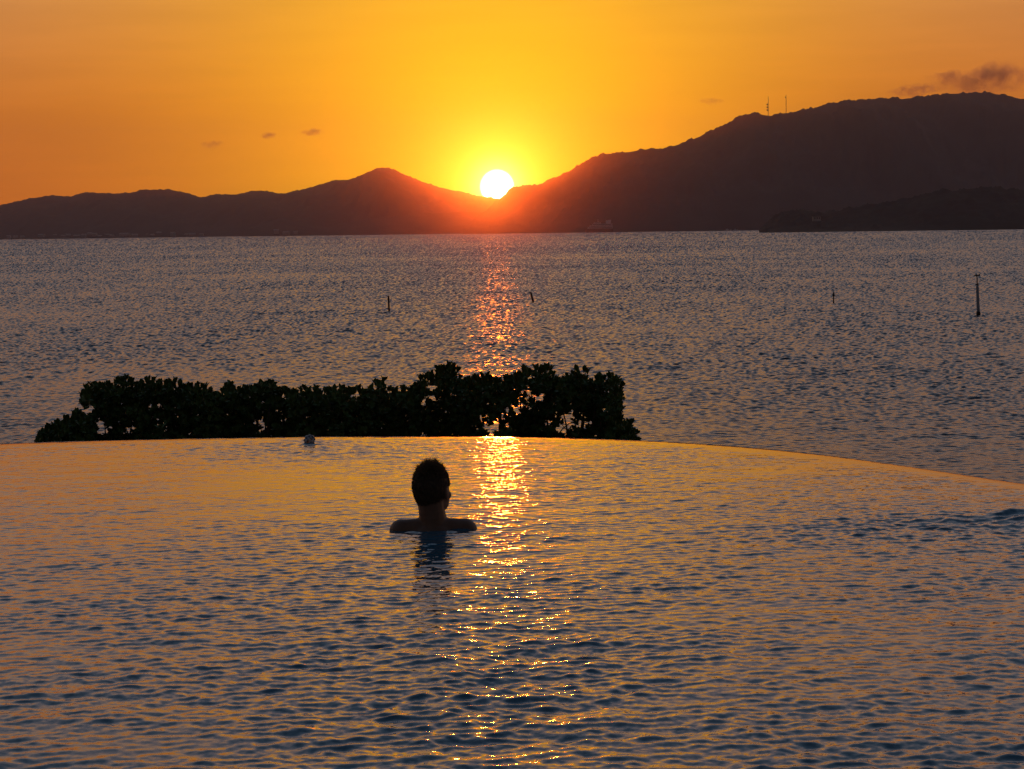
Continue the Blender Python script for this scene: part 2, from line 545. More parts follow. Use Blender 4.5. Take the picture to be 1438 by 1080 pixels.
HILL_FAR = [(-420, 322), (-250, 303), (-100, 298), (0, 288), (40, 279), (75, 274), (100, 276), (120, 270), (160, 271.5), (185, 270.5), (200, 266.5), (240, 266),
            (262, 271), (285, 277.5), (300, 272.5), (335, 273), (350, 268.5), (375, 268), (395, 273), (420, 267), (450, 259), (470, 252.5), (490, 252.5),
            (505, 247), (520, 240), (532, 235.5), (541, 235), (552, 237.5), (565, 243.5), (590, 254), (620, 263.5), (640, 268), (650, 269), (665, 273.5), (682, 276.5), (710, 280), (760, 290), (900, 310), (1000, 324)]
HILL_RIGHT = [(650, 318), (680, 298), (695, 284), (704, 277), (712, 270), (719, 263.5), (727, 262), (738, 259.5), (744, 262), (760, 258), (775, 251), (790, 245), (800, 239.5), (815, 230), (830, 221.5),
              (850, 215.5), (885, 212.5), (900, 209.5), (935, 207.5), (960, 200), (985, 190), (1000, 182.5), (1020, 173), (1040, 163), (1053, 159), (1062, 159), (1078, 161.5),
              (1088, 162.5), (1096, 159), (1110, 158), (1140, 152), (1160, 146.5), (1190, 141.5), (1230, 138), (1250, 137.5), (1265, 138.5), (1300, 134.5), (1340, 131), (1375, 129), (1400, 131.5),
              (1420, 135), (1438, 139), (1520, 152), (1700, 205), (1900, 300)]
HILL_LOW = [(340, 324), (358, 318), (375, 311), (400, 305.5), (420, 304.5), (450, 307), (470, 311), (490, 312), (520, 307), (560, 303), (600, 300), (650, 297), (720, 299), (760, 305), (800, 314), (840, 322)]
HILL_POINT = [(1066, 323), (1074, 314), (1082, 308), (1095, 299.5), (1110, 297), (1125, 294), (1145, 297), (1160, 297), (1175, 296.5), (1200, 290.5), (1230, 285.5), (1260, 280.5),
              (1280, 278.5), (1300, 272.5), (1320, 269), (1345, 266.5), (1365, 263.5), (1385, 262.5), (1410, 265), (1438, 266), (1560, 268), (1700, 285), (1850, 318)]
hill('hill', HILL_FAR, 5900, 800, 550, 4.6, 2.2, 31)
hill('hill', HILL_LOW, 5000, 350, 400, 3.4, 2.0, 41, 26)
hill('hill', HILL_RIGHT, 4600, 700, 700, 3.0, 3.0, 51)
hill('hill', HILL_POINT, 2200, 160, 260, 1.7, 2.0, 61, 30)

# ------------------------------------------------------------------ haze
HAZE_DENS = (2.5e-5, 0.98, (.96, .66, .40)), (7.6e-5, 0.30, (.77, .60, .76))
def build_haze():
    m, t = material('haze')
    out = t.n('ShaderNodeOutputMaterial')
    vs = []
    for dens, g, hc in HAZE_DENS:
        v = t.n('ShaderNodeVolumePrincipled')
        v.inputs['Color'].default_value = (*hc, 1)
        v.inputs['Density'].default_value = dens
        v.inputs['Anisotropy'].default_value = g
        vs.append(v)
    a = t.n('ShaderNodeAddShader'); t.l(vs[0].outputs[0], a.inputs[0]); t.l(vs[1].outputs[0], a.inputs[1])
    t.l(a.outputs[0], out.inputs['Volume'])
    bm = bmesh.new()
    box(bm, (0, 3260, 141), (9000, 6560, 294))
    o = bm_obj('haze', bm, m)
    tag(o, kind='stuff')
build_haze()

# ------------------------------------------------------------------ radio masts on the ridge
M_STEEL = simple('dark_steel', (.10, .10, .105), 0.5, 0.5, 0.15, 2.0, 0.6)
def radio_mast(px, base_py, top_py, label, dishes):
    b = at_y(px, base_py, 4570); tp = at_y(px, top_py, 4570)
    h = tp.z - b.z + 3
    root = thing('radio_mast', (b.x, b.y, b.z - 3), label, 'radio mast', 'radio masts on the hill ridge')
    bm = bmesh.new()
    def wdt(z): return 1.25 * (1 - 0.55 * z / h)
    nseg = 10
    lv = [h * i / nseg for i in range(nseg + 1)]
    cs = [(1, 1), (-1, 1), (-1, -1), (1, -1)]
    for cx, cy in cs:
        tube(bm, [(cx * wdt(0) / 2, cy * wdt(0) / 2, 0), (cx * wdt(h) / 2, cy * wdt(h) / 2, h)], 0.16, 5)
    for i in range(nseg):
        z0, z1 = lv[i], lv[i + 1]; w0, w1 = wdt(z0) / 2, wdt(z1) / 2
        for k in range(4):
            a, b2 = cs[k], cs[(k + 1) % 4]
            tube(bm, [(a[0] * w0, a[1] * w0, z0), (b2[0] * w1, b2[1] * w1, z1)], 0.09, 4)
            tube(bm, [(a[0] * w1, a[1] * w1, z1), (b2[0] * w1, b2[1] * w1, z1)], 0.09, 4)
    bm_obj('lattice', bm, M_STEEL, root)
    bm = bmesh.new(); tube(bm, [(0, 0, h - 0.2), (0, 0, h + 2.2)], [0.12, 0.06], 6); bm_obj('antenna', bm, M_STEEL, root)
    for fz, side, r in dishes:
        bm = bmesh.new()
        w = wdt(h * fz) / 2
        z = h * fz
        n = 14
        prev = None
        for rr, yy in ((0.05, 0.0), (r * .5, -.12 * r), (r * .85, -.35 * r), (r, -.5 * r), (r, -.75 * r), (.05, -.9 * r)):
            ring = [bm.verts.new((side * (w + 0.5 + r * .55) + rr * math.cos(2 * PI * k / n), -0.3 + yy, z + rr * math.sin(2 * PI * k / n))) for k in range(n)]
            if prev:
                for k in range(n): bm.faces.new((prev[k], prev[(k + 1) % n], ring[(k + 1) % n], ring[k]))
            prev = ring
        tube(bm, [(side * w * .7, 0, z), (side * (w + 0.6 + r * .5), -0.45, z)], 0.1, 5)
        bm_obj('dish', bm, M_STEEL, root)
radio_mast(1079, 161.5, 135.5, 'thin lattice mast with three dishes stacked on one side, on the ridge', [(.60, -1, 1.7), (.46, -1, 1.7), (.32, -1, 1.7)])
radio_mast(1104, 158.5, 133.5, 'slender lattice mast bare except for a small dish near its top', [(.88, -1, 1.0)])

# ------------------------------------------------------------------ stakes in the sea
M_WOOD = simple('wet_wood', (.07, .055, .045), 0.8, 0.3, 0.4, 9)
M_PIPE = simple('weathered_plastic_pipe', (.40, .43, .48), 0.5, 0.4, 0.2, 5)
M_BIRD = simple('dark_feathers', (.035, .03, .03), 0.8, 0.2, 0.3, 12)
def px_size(p): return (p - EYE).dot(_f) / FPX

def marker_piling():
    b = on_z(1374, 442.5, SEA_Z); s = px_size(b)
    root = thing('marker_piling', (b.x, b.y, SEA_Z), 'tall pale marker piling with a thin rod and small crosspiece on top', 'piling')
    lean = Vector((-1.6 * s, 0, 43 * s))
    def P(f): return lean * f
    bm = bmesh.new(); tube(bm, [P(-.25), P(.0), P(.5), P(.9), P(1.0)], [2.4 * s, 2.3 * s, 2.15 * s, 2.0 * s, 1.9 * s], 12); bm_obj('pole', bm, M_PIPE, root, True)
    bm = bmesh.new(); tube(bm, [P(-.3), P(.05), P(.115), P(.12)], [3.1 * s, 3.0 * s, 2.8 * s, 2.3 * s], 12); bm_obj('base_sleeve', bm, M_WOOD, root, True)
    bm = bmesh.new(); tube(bm, [P(1.0), P(1.02), P(1.03)], [2.6 * s, 2.6 * s, 1.5 * s], 12); tube(bm, [P(1.0), P(1.28)], .75 * s, 8); bm_obj('rod', bm, M_WOOD, root)
    bm = bmesh.new()
    c = P(1.29)
    box(bm, c, (8.0 * s, 2.2 * s, 1.5 * s)); box(bm, c + Vector((3.2 * s, 0, 1.2 * s)), (1.6 * s, 1.6 * s, 2.4 * s)); box(bm, c + Vector((-1.0 * s, 0, 1.0 * s)), (2.2 * s, 1.6 * s, 1.4 * s))
    bm_obj('crosspiece', bm, M_WOOD, root)
    print('piling height', 43 * s)
marker_piling()

def stake(px, py, h_px, lean_px, r_px, label, cap):
    b = on_z(px, py, SEA_Z); s = px_size(b)
    root = thing('stake', (b.x, b.y, SEA_Z), label, 'stake')
    top = Vector((lean_px * s, 0.05, h_px * s))
    bm = bmesh.new()
    pts = [top * f + Vector((lean_px * s * 0.12 * math.sin(f * PI), 0, 0)) for f in (-.4, 0, .33, .66, 1)]
    tube(bm, pts, [r_px * s * k for k in (1.1, 1.05, 1.0, .95, .8)], 9)
    bm_obj('shaft', bm, M_WOOD, root, True)
    if cap:
        bm = bmesh.new()
        if cap == 'knob':
            ball(bm, top + Vector((-.1 * s, 0, .9 * s)), (1.6 * s, 1.5 * s, 1.3 * s), seg=12, rings=8)
            box(bm, top + Vector((0, 0, -2.6 * s)), (3.4 * s, 3 * s, 1.2 * s))
        elif cap == 'hook':
            tube(bm, [top + Vector((.4 * s, 0, -.5 * s)), top + Vector((-1.2 * s, 0, .5 * s)), top + Vector((-3.2 * s, 0, .3 * s))], [1.2 * s, .9 * s, .5 * s], 8)
        else:
            tube(bm, [top + Vector((0, 0, -4.2 * s)), top + Vector((0, 0, -2.0 * s)), top + Vector((.3 * s, 0, 2.4 * s))], [1.9 * s, 1.5 * s, .5 * s], 8)
        bm_obj('cap', bm, M_WOOD, root, True)
stake(546.5, 437, 19.5, -0.8, 1.35, 'short upright dark stake in the sea with a knobbed top', 'knob')
stake(749, 424, 13, -3.2, 1.5, 'leaning dark stake beside the sun glitter on the sea', 'hook')
stake(1170.5, 425, 13.0, 0.3, 0.9, 'small thin stake standing alone in the sea, pointed at the top', 'spike')

# ------------------------------------------------------------------ ship, houses, boat along the far shore
M_WHITE = simple('white_paint', (.88, .86, .84), 0.5, 0.4, 0.06, 0.3)
M_HULL = simple('dark_hull', (.10, .09, .10), 0.5, 0.4, 0.15, 0.3)
M_GLASS = simple('dark_window', (.03, .035, .04), 0.15, 0.6, 0.1, 0.5)
def ferry():
    b = on_z(842, 324.5, SEA_Z)
    b = at_y(842, 323, 3800); s = px_size(b)
    root = thing('ferry', (b.x, b.y, SEA_Z), 'pale multi deck ship moored below the dark mountain by the far shore', 'ship')
    def loft(secs, name, mat, smooth=False):
        bm = bmesh.new(); prev = None
        for x, hw, z0, z1 in secs:
            ring = [bm.verts.new(Vector(v) * s) for v in ((x, -hw, z1), (x, -hw * .75, z0), (x, hw * .75, z0), (x, hw, z1))]
            if prev:
                for k in range(4): bm.faces.new((prev[k], prev[(k + 1) % 4], ring[(k + 1) % 4], ring[k]))
            else: bm.faces.new(list(reversed(ring)))
            prev = ring
        bm.faces.new(prev)
        bmesh.ops.recalc_face_normals(bm, faces=bm.faces)
        return bm_obj(name, bm, mat, root, smooth)
    loft([(-19.5, .3, 1, 6.0), (-17, 2.2, 0, 5.8), (-12, 4, -1, 5.4), (0, 4.6, -1, 5.2), (14, 4.4, -1, 5.2), (19, 3.8, 0, 5.4)], 'hull', M_HULL)
    for i, (x0, x1, z0, z1, rake) in enumerate(((-17, 18.5, 5.3, 7.4, 1.5), (-14.5, 18, 7.8, 9.6, 2), (-11, 17.5, 10.0, 11.8, 2.2), (-8.5, 1.5, 12.2, 14.0, 2.0))):
        bm = bmesh.new()
        hw = 4.1 - i * .25
        v = box(bm, Vector(((x0 + x1) / 2, 0, (z0 + z1) / 2)) * s, Vector((x1 - x0, 2 * hw, z1 - z0)) * s)
        for q in v:
            if q.co.x < (x0 + x1) / 2 * s and q.co.z > (z0 + z1) / 2 * s: q.co.x += rake * s
        box(bm, Vector(((x0 + x1) / 2 + .4, 0, z1 + .2)) * s, Vector((x1 - x0 + .6 - rake * .4, 2 * hw + .5, .4)) * s)
        dk = bm_obj('deck_house', bm, M_WHITE, root)
        bm = bmesh.new()
        box(bm, Vector(((x0 + x1) / 2 + .3, 0, (z0 + z1) / 2 + .1)) * s, Vector((x1 - x0 - 2.6, 2 * hw + .12, .7)) * s)
        bm_obj('window_band', bm, M_GLASS, dk)
    loft([(9, 1.6, 12, 16.6), (14.5, 1.8, 12, 17.4), (16, 1.0, 12, 17.6)], 'funnel', M_WHITE)
    bm = bmesh.new(); tube(bm, [Vector((-2, 0, 14)) * s, Vector((-2.2, 0, 18.5)) * s], [.3 * s, .15 * s], 6); box(bm, Vector((-2.1, 0, 16.6)) * s, Vector((.3, 3, .25)) * s); bm_obj('mast', bm, M_WHITE, root)
ferry()

def shore_houses():
    r = random.Random(4)
    M_WALL = simple('plaster', (.48, .43, .37), 0.8, 0.2, 0.1, 0.2)
    def house_mesh(w, d, h, rf):
        bm = bmesh.new()
        box(bm, (0, 0, h / 2), (w, d, h))
        v = [bm.verts.new(p) for p in ((-w * .54, -d * .56, h), (w * .54, -d * .56, h), (w * .54, d * .56, h), (-w * .54, d * .56, h), (-w * .54, 0, h + rf), (w * .54, 0, h + rf))]
        for f in ((0, 1, 5, 4), (2, 3, 4, 5), (1, 2, 5), (3, 0, 4), (3, 2, 1, 0)): bm.faces.new([v[i] for i in f])
        me = bpy.data.meshes.new('house'); bm.to_mesh(me); bm.free(); me.materials.append(M_WALL)
        return me
    kinds = [house_mesh(8, 8, 4, 2.2), house_mesh(13, 9, 5, 2), house_mesh(10, 8, 7, 2.4), house_mesh(18, 9, 4.5, 1.8)]
    xs = [12, 22, 31, 58, 77, 88, 96, 108, 118, 126, 133, 140, 148, 157, 171, 178, 189, 207, 214, 223, 243, 262, 270, 283, 388, 402, 415]
    for x in xs:
        y = 5112 + r.uniform(0, 36) if x < 340 else 4662 + r.uniform(0, 20)
        p = at_y(x, 325, y)
        o = link('house', r.choice(kinds))
        o.location = (p.x, y, SEA_Z + r.uniform(.5, 4.0)); o.rotation_euler.z = r.uniform(-.5, .5)
        tag(o, 'tiny pale gabled house in the row along the far left shore', 'house', 'houses along the far left shore')
    # building among the trees of the point
    p = at_y(1147, 305, 2120)
    root = thing('building', (p.x, 2120, p.z - 3), 'pale flat roofed building among the trees of the wooded point', 'building')
    bm = bmesh.new(); box(bm, (0, 0, 1.5), (7, 5, 4)); bm_obj('wall', bm, M_WALL, root)
    bm = bmesh.new(); box(bm, (0, 0, 3.7), (8.2, 6.2, .4)); bm_obj('roof', bm, M_HULL, root)
    for k in (-2.0, 0, 2.0):
        bm = bmesh.new(); box(bm, (k, -2.53, 2.2), (.9, .12, 1.1)); bm_obj('window', bm, M_GLASS, root)
    # low boats lying off the point
    for px, L in ((1022, 11), (1033, 7)):
        p = at_y(px, 322.5, 3700)
        root = thing('boat', (p.x, 3700, SEA_Z), 'small pale motor boat off the tip of the dark point, %s of the two' % ('larger' if L > 9 else 'smaller'), 'boat', 'boats off the dark point')
        bm = bmesh.new(); prev = None
        for f, hw, zt in ((-.5, .11, 1.2), (-.2, .15, 1.2), (.2, .14, 1.35), (.42, .06, 1.6), (.5, .01, 1.8)):
            ring = [bm.verts.new(v) for v in ((f * L, -hw * L, zt), (f * L, -hw * L * .5, -.3), (f * L, hw * L * .5, -.3), (f * L, hw * L, zt))]
            if prev:
                for k in range(4): bm.faces.new((prev[k], prev[(k + 1) % 4], ring[(k + 1) % 4], ring[k]))
            else: bm.faces.new(list(reversed(ring)))
            prev = ring
        bm.faces.new(prev); bm_obj('hull', bm, M_WHITE, root)
        bm = bmesh.new(); v = box(bm, (-.05 * L, 0, 2.0), (.4 * L, .2 * L, 1.6))
        for q in v:
            if q.co.z > 2 and q.co.x > 0: q.co.x -= .1 * L
        bm_obj('cabin', bm, M_WHITE, root)
shore_houses()

# ------------------------------------------------------------------ clouds beyond the hills
def cloud_mat(name, dens, col, size):
    m, t = material(name)
    out = t.n('ShaderNodeOutputMaterial'); v = t.n('ShaderNodeVolumePrincipled')
    tc = t.n('ShaderNodeTexCoord')
    nz = t.n('ShaderNodeTexNoise'); nz.inputs['Scale'].default_value = 2.6 / size; nz.inputs['Detail'].default_value = 6; nz.inputs['Roughness'].default_value = .62
    t.l(tc.outputs['Object'], nz.inputs['Vector'])
    g = t.n('ShaderNodeMapping')
    f = t.smooth(nz.outputs['Fac'], 0.40, 0.62)
    # thins out towards its own rim (generated box coordinates)
    c = t.vec('SUBTRACT', tc.outputs['Generated'], (.5, .5, .5))
    r = t.vec('LENGTH', c)
    f = t.math('MULTIPLY', f, t.smooth(r, 0.12, 0.5, 1.0, 0.0))
    t.l(t.math('MULTIPLY', f, dens), v.inputs['Density'])
    v.inputs['Color'].default_value = (*col, 1)
    v.inputs['Anisotropy'].default_value = 0.6
    t.l(v.outputs[0], out.inputs['Volume'])
    return m
def cloud(px, py, w_px, h_px, tilt, depth_tau, label, seed):
    D = 12000.0
    c = at_y(px, py, D); s = px_size(c)
    r = random.Random(seed)
    bm = bmesh.new()
    n = 7
    for i in range(n):
        f = (i + .5) / n - .5
        x = f * w_px * s * .8
        rr = h_px * s * .5 * (0.65 + .5 * r.random()) * (1 - abs(f) * .7)
        ball(bm, (x, r.uniform(-.3, .3) * h_px * s, r.uniform(-.15, .15) * h_px * s + tilt * x), (w_px * s / n * 1.25, rr * 1.4, rr), seg=16, rings=10)
    me = bpy.data.meshes.new('cloud'); bm.to_mesh(me); bm.free()
    tmp = bpy.data.objects.new('tmp', me); COL.objects.link(tmp)
    md = tmp.modifiers.new('r', 'REMESH'); md.mode = 'VOXEL'; md.voxel_size = h_px * s / 14
    dg = bpy.context.evaluated_depsgraph_get()
    me2 = bpy.data.meshes.new_from_object(tmp.evaluated_get(dg)); me2.name = 'cloud'
    bpy.data.objects.remove(tmp)
    for v in me2.vertices:
        v.co += Vector(mnoise.noise_vector(v.co / (h_px * s * .35))) * h_px * s * .09
    o = link('cloud', me2, cloud_mat('cloud', 0.85 * depth_tau / (h_px * s * 0.7), (.74, .52, .40), h_px * s))
    o.location = c
    tag(o, label, 'cloud')
cloud(1376, 111, 176, 54, .07, 2.5, 'largest cloud, ragged and brown, above the summit of the dark mountain', 1)
cloud(1285, 126, 92, 20, .16, 1.4, 'small faint brown wisp just over the mountain ridge beside the largest cloud', 2)
cloud(438, 185.5, 42, 15, .04, 1.5, 'small dark cloud streak in the orange sky over the left hills, nearest the sun', 3)
cloud(376, 191, 30, 13, .12, 1.5, 'small dark cloud streak in the orange sky, between two other streaks', 4)
cloud(298, 203, 44, 14, .25, 0.8, 'faintest slanting cloud streak over the left hills, farthest from the sun', 5)
cloud(998, 143, 48, 13, -.1, 0.6, 'faint orange wisp in the sky left of the two masts', 6)

# ------------------------------------------------------------------ shrubs beyond the weir
def leaf_mat():
    m, t = material('sea_grape_leaf')
    out = t.n('ShaderNodeOutputMaterial'); p = t.n('ShaderNodeBsdfPrincipled')
    geo = t.n('ShaderNodeNewGeometry')
    nz = t.n('ShaderNodeTexNoise'); nz.inputs['Scale'].default_value = 3.0; nz.inputs['Detail'].default_value = 3
    t.l(geo.outputs['Position'], nz.inputs['Vector'])
    c = t.ramp(nz.outputs['Fac'], [(.3, (.045, .085, .018)), (.7, (.10, .155, .036))])
    t.l(c, p.inputs['Base Color'])
    p.inputs['Roughness'].default_value = 0.55; p.inputs['Specular IOR Level'].default_value = 0.25
    t.l(p.outputs[0], out.inputs['Surface'])
    return m
M_LEAF = leaf_mat()
M_BARK = simple('bark', (.09, .07, .055), 0.9, 0.2, 0.4, 20)

TOP = [(48, 614), (55, 604), (62, 596), (74, 597), (80, 588), (92, 584), (100, 578), (110, 576), (116, 583), (113, 572), (117, 556), (116, 545), (120, 537), (130, 541), (137, 533), (147, 535), (155, 538), (161, 532), (165, 527),
       (180, 527), (184, 533), (194, 539), (203, 534), (207, 529), (218, 530), (224, 537), (233, 532), (246, 529), (250, 536), (262, 540), (272, 537), (284, 534), (290, 541), (298, 546), (303, 552), (311, 546), (314, 537), (328, 534), (336, 542),
       (350, 541), (360, 534), (374, 532), (384, 533), (392, 540), (402, 546), (416, 547), (421, 541), (432, 540), (440, 543), (449, 545), (455, 543), (470, 545), (477, 541), (484, 547), (492, 546), (497, 541), (505, 541), (511, 548), (519, 548),
       (524, 534), (531, 531), (541, 530), (545, 541), (552, 543), (560, 546), (570, 541), (578, 545), (582, 539), (586, 529), (596, 525), (607, 523), (611, 514), (622, 511), (632, 509), (642, 508), (645, 518), (640, 527), (648, 531), (655, 533),
       (664, 530), (671, 526), (684, 525), (692, 528), (700, 533), (708, 529), (716, 527), (722, 520), (730, 517), (745, 515), (757, 516), (768, 514), (778, 515), (779, 526), (785, 531), (791, 525), (803, 520), (814, 517), (829, 515), (832, 525),
       (838, 529), (845, 526), (856, 524), (862, 523), (871, 530), (872, 540), (866, 550), (872, 560), (869, 572), (868, 585), (874, 592), (880, 588), (888, 589), (893, 600), (896, 611), (899, 622)]
GAPS = [(141, 600, 4.5), (140, 609, 4), (150, 609, 4.5), (182, 611, 4), (226, 577, 2), (252, 588, 2.2), (306, 553, 3), (364, 597, 3), (370, 603, 4), (367, 608, 3), (127, 578, 5.5), (118, 583, 4), (186, 600, 1.5),
        (739, 553, 4), (748, 559, 3.5), (761, 558, 3), (733, 573, 4.5), (722, 578, 3), (742, 572, 4), (711, 586, 4), (716, 574, 3), (711, 600, 4), (718, 607, 4), (703, 608, 4), (692, 606, 4),
        (778, 569, 3), (772, 598, 3), (794, 598, 6), (800, 590, 6), (787, 606, 6), (803, 600, 5), (793, 609, 5), (783, 587, 3), (816, 604, 4), (819, 593, 3), (823, 598, 3), (853, 556, 3), (829, 534, 3.5), (850, 580, 2.5), (723, 550, 3), (756, 565, 3), (740, 563, 4), (728, 585, 4),
        (608, 547, 2.5), (602, 563, 2), (598, 572, 1.5), (497, 562, 1.5), (418, 553, 2.5), (393, 595, 1.5), (681, 590, 2), (694, 596, 2.5), (765, 600, 1.6), (690, 611, 4), (705, 592, 3)]
TX = np.array([p[0] for p in TOP], float); TY = np.array([p[1] for p in TOP], float)

def contour(x):
    """highest leaf row at column x (the list may fold back a little)"""
    best = 1e9
    for (x0, y0), (x1, y1) in zip(TOP[:-1], TOP[1:]):
        lo, hi = min(x0, x1), max(x0, x1)
        if lo <= x <= hi:
            f = 0 if x1 == x0 else (x - x0) / (x1 - x0)
            best = min(best, y0 + f * (y1 - y0))
    return best

def leaf(V, F, base, axis, normal, L, Wd):
    """obovate, slightly folded and arched leaf"""
    side = axis.cross(normal).normalized()
    normal = side.cross(axis).normalized()
    i0 = len(V)
    prof = ((0.0, .06), (.3, .55), (.62, 1.0), (.86, .78), (1.0, .18))
    for f, w in prof:
        c = base + axis * (L * f) - normal * (L * .16 * f * f)
        hw = Wd * .5 * w
        V.append(c - side * hw + normal * hw * .35)
        V.append(c)
        V.append(c + side * hw + normal * hw * .35)
    for k in range(len(prof) - 1):
        a = i0 + 3 * k
        F.append((a, a + 1, a + 4, a + 3)); F.append((a + 1, a + 2, a + 5, a + 4))

def rosette(V, F, c, axis, r, size, n, spread=1.0):
    axis = axis.normalized()
    u = axis.orthogonal().normalized(); v = axis.cross(u)
    ph = r.uniform(0, 2 * PI)
    for k in range(n):
        a = ph + k * 2.4
        tilt = (r.uniform(0.25, 1.15) * (0.5 + 0.5 * k / n) + 0.1) * spread
        rad = u * math.cos(a) + v * math.sin(a)
        ax = (axis * math.cos(tilt) + rad * math.sin(tilt)).normalized()
        nm = (rad * -math.cos(tilt) + axis * math.sin(tilt)).normalized()
        L = size * r.uniform(.75, 1.2)
        leaf(V, F, c + axis * size * .1, ax, nm, L, L * r.uniform(.38, .56))

def shrub(x0, x1, dist, label, seed, low=False):
    r = random.Random(seed)
    s = dist / FPX
    xm = (x0 + x1) / 2
    b = at_y(xm, 600, dist)
    gz = -1.71
    root = thing('shrub', (b.x, dist, gz), label, 'shrub', 'shrubs in a row beyond the pool edge')
    O = Vector((b.x, dist, gz))
    V, F, tips = [], [], []
    wpx = x1 - x0
    tips = []
    end0, end1 = x0 < 60, x1 > 890
    lo_x, hi_x = x0 + (5 if end0 else -3), x1 - (7 if end1 else -3)
    def ok(px, py, m):
        for gx, gy, gr in GAPS:
            if 700 < gx < 768: gr *= .62
            if (px - gx) ** 2 + (py - gy) ** 2 < (gr + m) ** 2: return False
        return True
    # upright shoots along the outline: long leaves that stand apart
    x = lo_x
    while x < hi_x:
        x += r.uniform(1.4, 3.8)
        ty = contour(x)
        if ty > 1e8: continue
        lo = max(ty, min(contour(min(x + 4, 898)), ty + 9), min(contour(max(x - 4, 49)), ty + 9))
        py = lo + r.uniform(7.5, 14.0)
        if py > 640 or not ok(x, py, 4): continue
        dep = r.gauss(0, .24)
        p = at_y(x, py, dist + dep) - O
        f = (x - xm) / (wpx / 2)
        rosette(V, F, p, Vector((f * .3 + r.gauss(0, .22), r.gauss(0, .25), 1.0)), r, r.uniform(.068, .098), r.choice((5, 6, 7)), .45)
        tips.append((x, py, p))
    # the mass of the crown
    cnt = 0; tries = 0
    n = int(wpx * 14)
    while cnt < n and tries < n * 30:
        tries += 1
        px = r.uniform(lo_x, hi_x)
        ty = contour(px)
        if ty > 1e8: continue
        lo = max(ty, min(contour(min(px + 6, 898)), ty + 12), min(contour(max(px - 6, 49)), ty + 12))
        top = lo + 12
        py = top + (652 - top) * r.random()
        if py > 655: continue
        if not ok(px, py, r.choice((2.0, 4.5, 6.0))): continue
        if x1 == 868 and px > 856 and (px - 856) / 13 > r.random() * .7 + .35 * (1 + math.sin(py * .32)): continue
        dep = r.gauss(0, .28)
        p = at_y(px, py, dist + dep) - O
        f = (px - xm) / (wpx / 2)
        rosette(V, F, p, Vector((f * .4 + r.gauss(0, .5), dep * 1.2 + r.gauss(0, .5), r.uniform(.2, 1.4))), r, r.uniform(.055, .080), r.choice((5, 6, 7)), .85)
        tips.append((px, py, p)); cnt += 1
    # sparser low growth down to the ground
    for _ in range(int(wpx * .8)):
        px = r.uniform(x0, x1); ty = contour(px)
        if ty > 615: continue
        p = at_y(px, 640, dist + r.gauss(0, .25)) - O
        p.z = r.uniform(.15, max(.2, p.z))
        rosette(V, F, p, Vector((r.gauss(0, .6), r.gauss(0, .6), .8)), r, .065, 7)
    me = mesh_from('crown', V, F)
    link('crown', me, M_LEAF, root, True)
    # stems fan out from the root
    bm = bmesh.new()
    r.shuffle(tips)
    nst = max(5, int(wpx / 7))
    for px, py, p in tips[:nst]:
        q = Vector((p.x * .25 + r.uniform(-.06, .06), r.uniform(-.06, .06), -.06))
        mid = q.lerp(p, .5) + Vector((r.gauss(0, .05), r.gauss(0, .04), r.uniform(-.02, .1)))
        m2 = q.lerp(p, .8) + Vector((r.gauss(0, .03), r.gauss(0, .03), r.uniform(0, .05)))
        tube(bm, [q, q.lerp(mid, .5) + Vector((r.gauss(0, .02), 0, 0)), mid, m2, p], [.022, .018, .013, .009, .004], 6)
    bm_obj('stem', bm, M_BARK, root, True)
    return root
shrub(50, 122, 25.2, 'lowest shrub at the far left end of the row, small and rounded', 101)
shrub(114, 200, 26.2, 'tall left shrub of the row, overhanging the lowest small one with gaps at its foot', 102)
shrub(200, 306, 25.9, 'broad dense shrub with three tufted humps, left of a notch showing sea', 103)
shrub(306, 412, 26.1, 'flat topped shrub just right of the notch, directly behind the bubbling water', 104)
shrub(412, 516, 25.8, 'low even topped shrub of the row, right of the bubbling water', 105)
shrub(516, 582, 26.1, 'narrow shrub with one spiky upright tuft in the middle of the row', 106)
shrub(582, 654, 26.3, 'highest shrub of the row, a peak behind the bather', 107)
shrub(654, 722, 25.9, 'shrub with the sun glinting through its foot, right of the peak', 108)
shrub(722, 784, 26.2, 'domed shrub with open twiggy holes showing glowing sea', 109)
shrub(784, 868, 26.0, 'tall shrub at the right end with a gap and bare branches at its foot', 110)
shrub(858, 898, 25.4, 'tiny low shrub tucked at the foot of the right end', 111)

def bare_branches():
    """the crossed bare branches seen in the gap belong to the right-hand shrub"""
    root = [o for o in COL.objects if o.name.startswith('shrub') and o.get('label', '').startswith('tall shrub at the right end')][0]
    bm = bmesh.new()
    O = root.location
    def P(px, py): return at_y(px, py, 26.0) - O
    for pts, rad in (([(776, 625), (783, 612), (790, 602), (799, 595), (808, 592), (815, 589)], .008), ([(800, 622), (797, 606), (790, 597), (784, 592)], .005), ([(783, 612), (795, 608), (803, 609)], .005), ([(790, 602), (797, 603), (806, 598)], .004)):
        tube(bm, [P(*q) for q in pts], [rad * (1 - .1 * i) for i in range(len(pts))], 6)
    bm_obj('branch', bm, M_BARK, root, True)
bare_branches()

